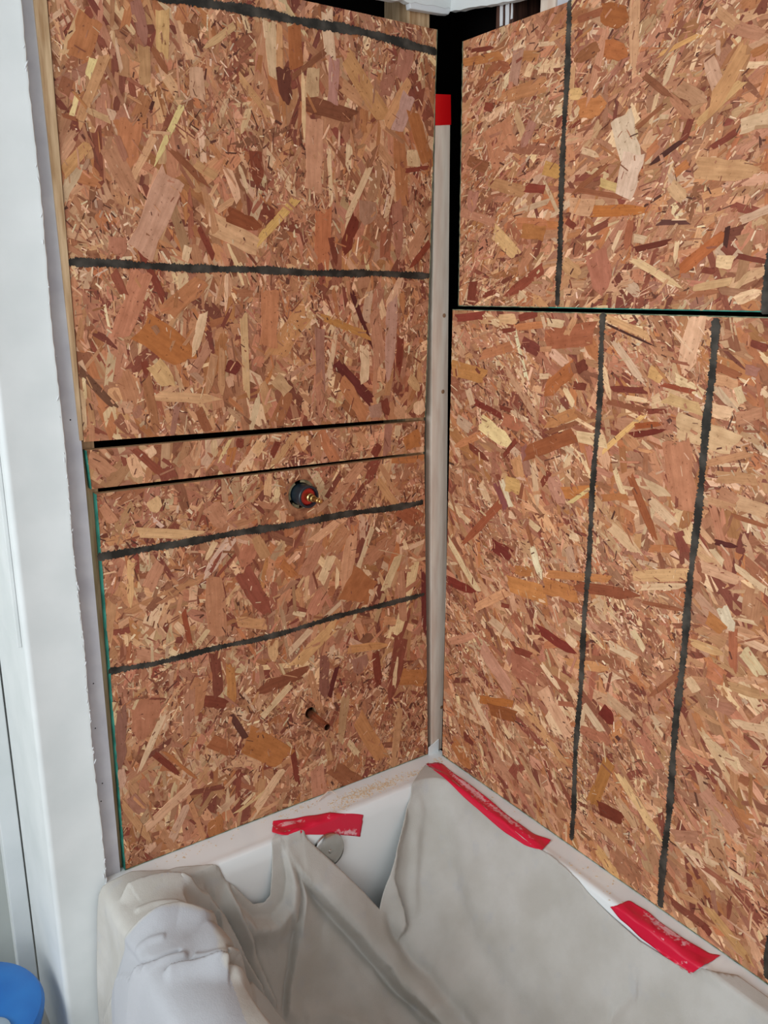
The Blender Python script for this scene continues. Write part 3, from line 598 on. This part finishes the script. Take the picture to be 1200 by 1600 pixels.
# ------------------------------------------------------------------ studs, laths and shims
def thing(o, label, cat, group=None): return tag(o, label, cat, group)
thing(box('wall_stud', -.795, -.741, .0165, .10, -.30, 1.62, M_STUD, bevel=.001), 'wooden stud showing at left ends of the black gaps', 'stud')
thing(box('wall_stud', -.088, -.0395, .0165, .10, .0, 1.75, M_STUD, bevel=.001), 'pale wooden stud above the plumbing wall board by the dark corner', 'stud')
st = box('wall_stud', .0165, .10, -.158, -.112, 1.05, 1.75, M_STUD_DK, bevel=.001)
thing(st, 'dark reddish-brown stud with white drips above the long wall board', 'stud')
for i, (y0, y1, z0) in enumerate(((-.130, -.124, 1.545), (-.147, -.139, 1.535), (-.156, -.1535, 1.55))):
    rr = random.Random(i); pts = []
    for k in range(13): pts.append((y0-.0015*rr.random(), z0+.15*k/12))
    for k in range(12, -1, -1): pts.append((y1+.0015*rr.random(), z0+.15*k/12))
    prism('white_drip', [(.0165, y, z) for y, z in pts], [(.0152, y, z) for y, z in pts], M_CAULK, st)
thing(box('wall_stud', .0165, .10, -.262, -.226, 1.05, 1.75, M_PALE, bevel=.001), 'pale cream stud above the long wall board, right of dark stud', 'stud')
thing(box('drywall_scrap', .020, .032, -.50, -.2625, 1.1, 1.75, M_DRYWALL, bevel=.001), 'grey drywall scrap behind board top beside pale cream stud', 'drywall')
# leaning lath in the corner, red tape round its top
LY = .0
vs = []
for (ul, ur, v) in ((675, 690, 1165), (674, 697.5, 900), (676, 700.5, 500), (681, 703.5, 148)):
    pa, pb = on_plane(ul, v, 1, LY), on_plane(ur, v, 1, LY)
    vs += [(pa[0], LY, pa[2]), (pb[0], LY, pb[2]), (pb[0], .05, pb[2]), (pa[0], .05, pa[2])]
for k in range(4): vs[k] = (vs[k][0], vs[k][1], .002)
fs = [(0, 3, 2, 1), (12, 13, 14, 15)]
for i in range(3):
    for j in range(4): fs.append((4*i+j, 4*i+(j+1) % 4, 4*i+4+(j+1) % 4, 4*i+4+j))
lath = empty('corner_lath', (0.005, .02, 0)); thing(lath, 'pale upright lath with red tape on its top in the dark corner', 'lath')
lo = mk('lath_board', vs, fs, M_PALE, lath); lo.location = (-.005, -.02, 0)
for (u, v) in ((694, 493), (692, 612), (690, 1105)):
    p = on_plane(u, v, 1, LY-.0002)
    k = lathe('knot', [(.0045, 0), (.0025, .0004)], M_BRNLATH, lath, 14, 'y', (p[0]-.005, LY-.0204, p[2])); k.scale = (1, 1, 1.0)
pts = [on_plane(u, v, 1, LY-.0005) for u, v in ((680, 196), (704.5, 195), (704, 148), (680, 147))]
tp = prism('tape_band', [(p[0], LY-.0002, p[2]) for p in pts], [(p[0], LY-.0012, p[2]) for p in pts], M_TAPE_FLAT, lath); tp.location = (-.005, -.02, 0)
tp['label'] = 'red tape wrapped round the lath top'
thing(box('gap_board', -.050, -.026, .022, .030, .362, 1.10, M_GREYBOARD), 'dark grey-green strip in the gap beside the corner lath', 'strip')
thing(prism('filler_strip', [(-.050, .0165, .02), (-.0245, .0165, .02), (-.0245, .029, .02), (-.050, .029, .02)],
            [(-.050, .0165, .361), (-.0245, .0165, .361), (-.0245, .029, .361), (-.050, .029, .361)], M_BRNLATH), 'short brown wooden filler strip low in the corner gap', 'strip')
# tapered shim along the upper board's left edge
thing(prism('wood_shim', [(-.7685, .0008, .832), (-.7630, .0008, .832), (-.7630, -.002, .832), (-.7685, -.002, .832)],
            [(-.7795, .0008, 1.60), (-.7585, .0008, 1.60), (-.7585, -.004, 1.60), (-.7795, -.004, 1.60)], M_STUD), 'tapered pale wood shim along left edge of upper board', 'shim')

# ------------------------------------------------------------------ shower valve and stub pipe
vx, vz = VALVE
va = empty('shower_valve', (vx, .03, vz)); thing(va, 'dark plastic shower valve with red disc and brass stem in wall hole', 'valve')
g = (0, -.03, 0)
lathe('valve_body', [(.0215, -.05), (.0215, .004), (.0222, .006), (.0222, .0285), (.0210, .030), (.0180, .030), (.0172, .021), (.0172, .019)], M_BLKPLASTIC, va, 48, 'y', g)
lathe('red_disc', [(.0171, .0195), (.0171, .0225), (.0150, .0240), (.0080, .0240)], M_REDPLASTIC, va, 40, 'y', g)
lathe('stem', [(.0085, .023), (.0085, .036), (.0068, .038), (.0068, .046), (.0050, .0475), (.0050, .066), (.0040, .067), (.0040, .074), (.0030, .075)], M_BRASS, va, 28, 'y', g)
vs, fs = [], []
for k in range(34):
    a = math.radians(-50+k*310/33)
    if 118 < math.degrees(a) % 360 < 150: pass
    for rr, h in ((.0232, -.004), (.0292, -.004), (.0292, -.030), (.0232, -.030)):
        vs.append((rr*math.cos(a), -.03-h, rr*math.sin(a)))
for k in range(33):
    if k in (15, 16, 17, 27, 28): continue
    for j in range(4): fs.append((4*k+j, 4*k+(j+1) % 4, 4*k+4+(j+1) % 4, 4*k+4+j))
mk('plaster_ring', vs, fs, M_PLASTER, va)
sx, sz = SPOUT
pp = empty('stub_pipe', (sx+.002, .03, sz-.0045)); thing(pp, 'short copper stub pipe sticking out of lower wall hole', 'pipe')
R_ = .0079
lathe('pipe', [(R_, -.05), (R_, .064), (R_-.0012, .0645), (R_-.0012, .030)], M_COPPER, pp, 32, 'y', (0, -.03, 0), cap=False)
lathe('pipe_bore', [(R_-.0011, .036), (R_-.0011, .038), (.001, .0381)], M_DARK, pp, 24, 'y', (0, -.03, 0))

# ------------------------------------------------------------------ bathtub
TX0, TX1, TY0, TY1 = -.800, .012, -1.52, .012
LIP = dict(f=-.700, r=-.062, e=-.088, n=-1.42)
def sst(t): t = min(1, max(0, t)); return t*t*(3-2*t)
def fall(t):
    t = min(1, max(0, t)); return 1-(1-t)**2.4
def tub_z(x, y):
    dE, dR, dF, dN = LIP['e']-y, LIP['r']-x, x-LIP['f'], y-LIP['n']
    a = [dE/.115, dR/.10, dF/.10, dN/.30]
    k = .10; m = -k*math.log(sum(math.exp(-v/k) for v in a))
    # small rolled lip
    if m <= 0: return .0022*math.exp(-((m+.10)/.08)**2)
    return -.39*fall(m) + .0022*math.exp(-((m+.10)/.08)**2)
tub = empty('bathtub', (-.4, -.75, FLOOR_Z)); thing(tub, 'white acrylic bathtub set between the strand board walls', 'bathtub')
def dense(a, b, marks, n, k=3.0):
    """grid positions with extra density near marks"""
    xs = np.linspace(a, b, 4000); wgt = np.ones_like(xs)
    for c, s, g_ in marks: wgt += g_*np.exp(-((xs-c)/s)**2)
    cw = np.concatenate([[0], np.cumsum((wgt[1:]+wgt[:-1])/2)]); cw /= cw[-1]
    return np.interp(np.linspace(0, 1, n), cw, xs)
gx = dense(TX0, TX1, [(-.66, .05, 3), (-.10, .05, 3)], 120); gy = dense(TY0, TY1, [(-.13, .06, 4), (-1.3, .12, 2)], 170)
vs = [(x+.4, y+.75, tub_z(x, y)-FLOOR_Z) for y in gy for x in gx]
nx = len(gx); fs = [(j*nx+i, j*nx+i+1, (j+1)*nx+i+1, (j+1)*nx+i) for j in range(len(gy)-1) for i in range(nx-1)]
mk('tub_shell', vs, fs, M_TUB, tub, True)
ap = box('apron', TX0-.0, TX0+.02, TY0, -.003, FLOOR_Z+.002, -.001, M_TUB, tub, .004); ap.location = (.4, .75, -FLOOR_Z)
fl = prism('corner_flange', [(-.0250, -.0012, 0), (.0050, -.0012, 0), (.0050, -.0032, 0), (-.0250, -.0032, 0)],
           [(-.0250, -.0012, .019), (.0050, -.0012, .032), (.0050, -.0032, .032), (-.0250, -.0032, .019)], M_TUB, tub)
fl.location = (.4, .75, -FLOOR_Z)
# overflow plate on the end wall of the tub
oc = on_surf(512, 1327, tub_z); e = .004
nrm = Vector((-(tub_z(oc[0]+e, oc[1])-tub_z(oc[0]-e, oc[1]))/(2*e), -(tub_z(oc[0], oc[1]+e)-tub_z(oc[0], oc[1]-e))/(2*e), 1)).normalized()
ov = empty('overflow_plate', tuple(oc)); thing(ov, 'round chrome overflow plate on tub end wall below red tape', 'plate')
ov.rotation_euler = nrm.to_track_quat('Z', 'Y').to_euler()
lathe('plate', [(.0365, .001), (.0375, .004), (.0360, .0075), (.0310, .0095), (.0100, .0110), (.001, .0111)], M_CHROME, ov, 48)
lathe('screw', [(.0042, .0100), (.0042, .0118), (.0030, .0124), (.0005, .0124)], M_CHROME, ov, 16)
# ------------------------------------------------------------------ drop cloth
def smin(a, k): return -k*math.log(sum(math.exp(-v/k) for v in a))
def cloth_base(x, y):
    dE, dR, dF = -.080-y, -.058-x, x+.695
    t = smin([dE/.27, dR/.33, dF/.24], .10)
    z = .006
    if t > 0: z -= .36*fall(t)
    # over the front rim
    if x < -.66: z += .014*max(0, 1-((x+.748)/.062)**2)
    if x < -.795:
        q_ = (-.795-x)/.032; z -= .018*q_**2+.42*q_**7
    return max(z, -.44)
def hit(u, v): return on_surf(u, v, cloth_base)
EDGE_PX = [(186, 1370), (205, 1361), (236, 1358), (275, 1354), (330, 1362), (365, 1383), (395, 1412), (412, 1409), (421, 1398), (424, 1360), (425, 1318), (432, 1303), (474, 1303),
           (482, 1313), (520, 1350), (560, 1390), (588, 1419), (599, 1375), (615, 1320), (628, 1280), (641, 1245), (664, 1196), (692, 1207), (760, 1265), (838, 1328),
           (862, 1338), (905, 1380), (950, 1426), (1000, 1470), (1080, 1520), (1110, 1538), (1177, 1598), (1225, 1650)]
edge = [hit(u, v)[:2] for u, v in EDGE_PX]
poly = [(-.826, -.022)]+[tuple(p) for p in edge]+[(-.10, -1.25), (-.826, -1.25)]
PX_, PY_ = np.array([p[0] for p in poly]), np.array([p[1] for p in poly])
def in_poly(X, Y):
    ins = np.zeros(X.shape, bool); n = len(poly); j = n-1
    for i in range(n):
        xi, yi, xj, yj = PX_[i], PY_[i], PX_[j], PY_[j]
        c = ((yi > Y) != (yj > Y)) & (X < (xj-xi)*(Y-yi)/(yj-yi+1e-12)+xi)
        ins ^= c; j = i
    return ins
def seg_dist(X, Y, pl):
    best = np.full(X.shape, 9.); side = np.zeros(X.shape); tt = np.zeros(X.shape); tot = 0
    ls = [math.hypot(pl[i+1][0]-pl[i][0], pl[i+1][1]-pl[i][1]) for i in range(len(pl)-1)]; T_ = sum(ls)
    for i in range(len(pl)-1):
        (x0, y0), (x1, y1) = pl[i][:2], pl[i+1][:2]; dx, dy = x1-x0, y1-y0; l2 = dx*dx+dy*dy+1e-12
        t = np.clip(((X-x0)*dx+(Y-y0)*dy)/l2, 0, 1); d = np.hypot(X-x0-t*dx, Y-y0-t*dy)
        m = d < best; best = np.where(m, d, best); side = np.where(m, np.sign(dx*(Y-y0)-dy*(X-x0)), side); tt = np.where(m, (tot+t*ls[i])/T_, tt); tot += ls[i]
    return best, side, tt
# folds: points along the fold, height (+ ridge, - crease), half width, steep side (+1: falls off sharply on the far/left, -1 on the other, 0: even)
FOLDS = [
    ([(440, 1316), (470, 1366), (510, 1412), (555, 1462), (605, 1517), (655, 1567), (705, 1612)], .034, .050, 1),
    ([(455, 1346), (490, 1398), (535, 1450), (585, 1506), (635, 1558), (680, 1605)], -.012, .010, 0),
    ([(592, 1424), (625, 1474), (670, 1525), (720, 1590), (745, 1620)], -.018, .014, 0),
    ([(638, 1262), (616, 1325), (609, 1370), (626, 1420), (631, 1445), (620, 1474)], .015, .026, -1),
    ([(688, 1225), (694, 1290), (712, 1390), (745, 1480), (800, 1560), (850, 1640)], -.010, .016, 0),
    ([(660, 1240), (650, 1300), (645, 1380), (650, 1440)], .007, .012, 0),
    ([(184, 1412), (203, 1391), (250, 1376), (290, 1379), (320, 1396), (342, 1428), (366, 1478), (400, 1540), (420, 1580)], .020, .022, -1),
    ([(190, 1512), (198, 1467), (225, 1447), (280, 1431), (312, 1440), (331, 1465), (350, 1505), (377, 1545), (440, 1597), (470, 1625)], .027, .030, -1),
    ([(354, 1376), (366, 1425), (388, 1470), (410, 1525), (435, 1580)], .014, .016, -1),
    ([(352, 1380), (372, 1425), (395, 1447), (425, 1444), (447, 1415), (453, 1378), (446, 1338), (433, 1308)], .030, .020, -1),
    ([(386, 1472), (415, 1482), (445, 1466), (460, 1435)], -.014, .014, 0),
    ([(462, 1345), (470, 1400), (462, 1470), (450, 1540), (446, 1600)], .014, .026, 1),
    ([(224, 1524), (250, 1508), (286, 1489)], -.008, .0040, 0),
    ([(230, 1540), (262, 1519), (296, 1499)], .006, .007, 0),
    ([(262, 1608), (290, 1582), (330, 1569), (368, 1569), (398, 1590)], .013, .018, -1),
    ([(300, 1515), (335, 1540), (350, 1560)], .006, .008, 0),
    ([(168, 1606), (186, 1553), (218, 1526), (252, 1528)], .011, .016, -1),
    ([(208, 1425), (240, 1412), (275, 1410), (300, 1420)], .005, .006, 0),
    ([(215, 1490), (235, 1476), (262, 1470)], .004, .006, 0),
    ([(760, 1290), (800, 1400), (860, 1500), (920, 1600)], .005, .03, 0),
    ([(950, 1590), (985, 1555), (1000, 1540)], -.006, .010, 0),
    ([(500, 1450), (540, 1510), (580, 1570), (610, 1620)], .006, .020, 0),
    ([(470, 1590), (520, 1585), (580, 1605)], .006, .012, 0),
]
cx_ = np.concatenate([-.795-.0318*np.linspace(1, 0, 46)**(1/2.2), np.linspace(-.7945, -.03, 400)])
cy_ = np.concatenate([np.linspace(-1.25, -.72, 70)[:-1], np.linspace(-.72, -.018, 350)])
X, Y = np.meshgrid(cx_, cy_)
Z = np.vectorize(cloth_base)(X, Y)
DZ = np.zeros_like(Z)
for pts, amp, wd, st_ in FOLDS:
    pl = [hit(u, v)[:2] for u, v in pts]
    d, s, t = seg_dist(X, Y, pl)
    ends = np.clip(np.minimum(t, 1-t)/.12, 0, 1); ends = ends*ends*(3-2*ends)
    if st_:
        DZ -= .011*np.exp(-((d-.003)/.0042)**2)*ends*(s*st_ < 0)
        wd = np.where(s*st_ > 0, wd, .0048)
    DZ += amp*np.exp(-(d/wd)**2)*ends
# slow swell and small wrinkles
for k, (fx, fy, p, a) in enumerate(((9, 14, .3, .004), (21, -13, 1.1, .0022), (-17, 33, 2.2, .0016), (41, 27, .7, .0008), (63, -52, 1.9, .0005))):
    DZ += a*np.sin(fx*X+fy*Y+p+1.3*np.sin(11*X-7*Y+k))
# stays flat where it lies on the decks
flat = np.clip((-.062-X)/.06, 0, 1)*np.where(X > -.58, np.clip((-.075-Y)/.05, 0, 1), 1)
DZ *= flat
gxx = np.gradient(Z, cx_, axis=1); gyy = np.gradient(Z, cy_, axis=0)
ln_ = np.sqrt(gxx**2+gyy**2+1); NX, NY, NZ = -gxx/ln_, -gyy/ln_, 1/ln_
skirt = X < -.797
XX, YY, ZZ = X+NX*DZ, Y+NY*DZ, Z+NZ*DZ
XX = XX+np.where(skirt, -.012*np.clip(-Z/.2, 0, 1)*np.sin(22*Y+.6)-.010*np.clip(-Z/.25, 0, 1), 0)
TZ = np.vectorize(tub_z)(np.clip(XX, TX0, TX1), np.clip(YY, TY0, TY1))
ZZ = np.where(XX > TX0, np.maximum(ZZ, TZ+.0035), ZZ)
keep = in_poly(X, Y)
kc = in_poly((X[:-1, :-1]+X[1:, 1:])/2, (Y[:-1, :-1]+Y[1:, 1:])/2)
def z_at(x, y):
    i = min(max(int(np.searchsorted(cx_, x))-1, 0), len(cx_)-2); j = min(max(int(np.searchsorted(cy_, y))-1, 0), len(cy_)-2)
    a_ = (x-cx_[i])/(cx_[i+1]-cx_[i]); b_ = (y-cy_[j])/(cy_[j+1]-cy_[j])
    return tuple((G[j, i]*(1-a_)+G[j, i+1]*a_)*(1-b_)+(G[j+1, i]*(1-a_)+G[j+1, i+1]*a_)*b_ for G in (XX, YY, ZZ))
cnt = np.zeros(X.shape, int)
cnt[:-1, :-1] += kc; cnt[1:, :-1] += kc; cnt[:-1, 1:] += kc; cnt[1:, 1:] += kc
PXY = {}
for j, i in zip(*np.where((cnt > 0) & (cnt < 4))):
    x, y = X[j, i], Y[j, i]
    if x < -.797 or y < -1.2: continue
    best = (9, x, y)
    for k in range(len(poly)-1):
        x0, y0 = poly[k]; dx, dy = poly[k+1][0]-x0, poly[k+1][1]-y0
        t = min(1, max(0, ((x-x0)*dx+(y-y0)*dy)/(dx*dx+dy*dy+1e-12))); qx, qy = x0+t*dx, y0+t*dy
        d = math.hypot(qx-x, qy-y)
        if d < best[0]: best = (d, qx, qy)
    if best[0] < .006: PXY[(j, i)] = z_at(best[1], best[2])
H_, W_ = X.shape
idx = -np.ones(X.shape, int); vs = []; fs = []
def vid(j, i):
    if idx[j, i] < 0: idx[j, i] = len(vs); vs.append(PXY.get((j, i), (XX[j, i], YY[j, i], ZZ[j, i])))
    return idx[j, i]
for j in range(H_-1):
    for i in range(W_-1):
        if kc[j, i]: fs.append((vid(j, i), vid(j, i+1), vid(j+1, i+1), vid(j+1, i)))
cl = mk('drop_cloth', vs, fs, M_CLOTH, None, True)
sm = cl.modifiers.new('smooth', 'SMOOTH'); sm.factor = .4; sm.iterations = 1
so = cl.modifiers.new('solid', 'SOLIDIFY'); so.thickness = .0012; so.offset = 1
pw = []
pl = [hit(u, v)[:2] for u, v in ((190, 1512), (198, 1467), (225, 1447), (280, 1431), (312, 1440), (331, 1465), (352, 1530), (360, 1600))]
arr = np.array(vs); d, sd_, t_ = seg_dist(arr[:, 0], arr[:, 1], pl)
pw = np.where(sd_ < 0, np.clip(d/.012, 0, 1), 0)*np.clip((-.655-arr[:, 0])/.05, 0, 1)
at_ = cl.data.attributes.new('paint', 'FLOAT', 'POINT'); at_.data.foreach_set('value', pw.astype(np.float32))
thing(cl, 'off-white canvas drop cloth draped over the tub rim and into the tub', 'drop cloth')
CL = {}
def cloth_or_tub(x, y):
    i = min(int(np.searchsorted(cx_, x)), len(cx_)-1); j = min(int(np.searchsorted(cy_, y)), len(cy_)-1)
    z = tub_z(min(max(x, TX0), TX1), min(max(y, TY0), TY1))
    if keep[j, i]: z = max(z, ZZ[j, i]+.0015)
    return z
# ------------------------------------------------------------------ red tape strips
def tape(label, top, bot, wear, seed, lift=.0022, surf=None):
    """top, bot: pixel polylines of its two long edges"""
    r = random.Random(seed); n, m = 46, 14
    def at(pl, t):
        ls = [math.dist(pl[i], pl[i+1]) for i in range(len(pl)-1)]; s = t*sum(ls)
        for i, l in enumerate(ls):
            if s <= l or i == len(ls)-1:
                k = min(1, s/l); return (pl[i][0]*(1-k)+pl[i+1][0]*k, pl[i][1]*(1-k)+pl[i+1][1]*k)
            s -= l
    vs, wv = [], []
    jit = [(r.uniform(-1.2, 1.2), r.uniform(-1.2, 1.2)) for _ in range(m+1)]
    for i in range(n+1):
        for j in range(m+1):
            t, s = i/n, j/m
            a, b = at(top, t), at(bot, t); u, v = a[0]*(1-s)+b[0]*s, a[1]*(1-s)+b[1]*s
            if i in (0, n): u += jit[j][0]; v += jit[j][1]
            p = on_surf(u, v, surf or cloth_or_tub)
            wr = .0011*math.sin(9*t+5*s+seed)+.0009*math.sin(23*t-8*s+seed*2)+.0007*math.sin(31*s+4*t)
            d = np.array([CAM[0]-p[0], CAM[1]-p[1], CAM[2]-p[2]]); d /= np.linalg.norm(d)
            q_ = p+np.array([d[0]*.3, d[1]*.3, 1])*(lift+wr)
            vs.append(q_); wv.append(wear(t, s))
    fs = [(i*(m+1)+j, i*(m+1)+j+1, (i+1)*(m+1)+j+1, (i+1)*(m+1)+j) for i in range(n) for j in range(m)]
    base = np.mean(vs, axis=0)
    o = mk('tape_strip', [v-base for v in vs], fs, M_TAPE, None, True, tuple(base))
    at_ = o.data.attributes.new('wear', 'FLOAT', 'POINT'); at_.data.foreach_set('value', np.array(wv, np.float32))
    for f in o.data.polygons: f.use_smooth = True
    sm = o.modifiers.new('smooth', 'SMOOTH'); sm.factor = .5; sm.iterations = 3
    so = o.modifiers.new('solid', 'SOLIDIFY'); so.thickness = .0004; so.offset = 1
    return thing(o, label, 'tape', 'red tape strips holding the drop cloth')
def bumpw(*sp):
    def f(t, s): return max([0]+[a*math.exp(-((t-t0)/tw)**2-((s-s0)/sw)**2) for t0, s0, tw, sw, a in sp])
    return f
tape('short crumpled red tape strip on tub end deck above overflow plate', [(426, 1284), (460, 1279), (490, 1275), (515, 1271), (545, 1271), (569, 1273)],
     [(424, 1301), (440, 1307), (480, 1306), (520, 1306), (545, 1307), (563, 1309)],
     bumpw((.16, .3, .14, .22, .55), (.32, .25, .07, .15, .5), (.85, .85, .18, .2, .5), (.05, .5, .05, .4, .3), (.62, .2, .03, .15, .4)), 3)
tape('long red tape strip from the corner along the long wall deck', [(690, 1192), (712, 1212), (740, 1231), (770, 1255), (805, 1283), (835, 1304), (862, 1314)],
     [(664, 1194), (692, 1214), (720, 1243), (755, 1275), (790, 1303), (820, 1322), (848, 1330)],
     bumpw((.30, .25, .25, .25, .60), (.62, .2, .22, .20, .55), (.50, .55, .08, .12, .4), (.85, .4, .1, .1, .3), (.10, .1, .05, .2, .4)), 5)
tape('wide red tape strip lying lower on the long wall deck', [(984, 1408), (1015, 1427), (1050, 1455), (1085, 1478), (1110, 1490), (1128, 1493)],
     [(952, 1418), (968, 1438), (1000, 1466), (1035, 1494), (1062, 1515), (1080, 1524)],
     bumpw((.45, .12, .35, .22, .55), (.25, .30, .03, .3, .35), (.5, .5, .25, .03, .35), (.85, .75, .03, .2, .4)), 8)

# ------------------------------------------------------------------ sawdust, sliver, bucket
bm = bmesh.new(); r = random.Random(31)
spots = [(560, 1240, 45, 9, 330), (600, 1228, 45, 8, 300), (650, 1208, 20, 6, 60), (535, 1262, 22, 6, 50), (470, 1262, 60, 9, 60), (780, 1260, 60, 20, 25), (920, 1370, 60, 20, 25), (300, 1330, 60, 12, 30), (680, 1190, 14, 5, 40)]
for u, v, su, sv, n in spots:
    for _ in range(n):
        a, b_ = r.gauss(0, su*.5), r.gauss(0, sv*.5)
        p = on_plane(u+a, v+b_-.40*a*(1 if u < 700 else -1.75), 2, 0.0)
        if not (-.79 < p[0] < -.006 and p[1] < -.006): continue
        z = tub_z(p[0], p[1])
        if z < -.004: continue
        s = r.uniform(.0006, .0019)
        mt = Matrix.Translation((p[0], p[1], z+s*.3)) @ Matrix.Rotation(r.uniform(0, 6), 4, 'Z') @ Matrix.Diagonal((s*r.uniform(1, 3), s, s*.4, 1))
        bmesh.ops.create_cube(bm, size=1, matrix=mt)
sd = from_bm('sawdust', bm, M_SAW); tag(sd, 'pale sawdust scattered on the white tub deck', 'sawdust', kind='stuff')
pts = [(497, 1252), (504, 1244), (512, 1237), (519, 1236), (524, 1240)]
cen = [on_plane(u, v, 2, .003+.003*k) for k, (u, v) in enumerate(pts)]
vs, fs = [], []
for k, p in enumerate(cen):
    t_ = cen[min(k+1, 4)]-cen[max(k-1, 0)]; t_ /= np.linalg.norm(t_); n1 = np.cross(t_, (0, 0, 1.)); n1 /= np.linalg.norm(n1); n2 = np.cross(n1, t_)
    rr = .0014*(1-.5*abs(k-2)/2)
    for a in range(6): vs.append(p+rr*(n1*1.6*math.cos(a*math.pi/3)+n2*.6*math.sin(a*math.pi/3)))
for k in range(4):
    for a in range(6): fs.append((6*k+a, 6*k+(a+1) % 6, 6*k+6+(a+1) % 6, 6*k+6+a))
fs += [(5, 4, 3, 2, 1, 0), (24, 25, 26, 27, 28, 29)]
sl = mk('wood_sliver', [v-cen[0] for v in vs], fs, M_PALE, None, True, tuple(cen[0]))
tag(sl, 'curled pale wood sliver on tub deck against the board', 'sliver')
bk = empty('bucket', (-1.056, .035, FLOOR_Z)); thing(bk, 'blue plastic lidded bucket at the foot of the white wall', 'bucket')
lathe('bucket_body', [(.105, .001), (.110, .004), (.126, .210), (.131, .213), (.131, .227), (.127, .229)], M_BLUE, bk, 56)
lathe('lid', [(.127, .2295), (.135, .227), (.137, .240), (.132, .249), (.116, .255), (.060, .259), (.002, .260)], M_BLUE, bk, 56)
g = lathe('lid_grip', [(.030, .2585), (.032, .265), (.026, .268), (.002, .2685)], M_GREYPL, bk, 28)
g.location = (.035, -.075, -.003)
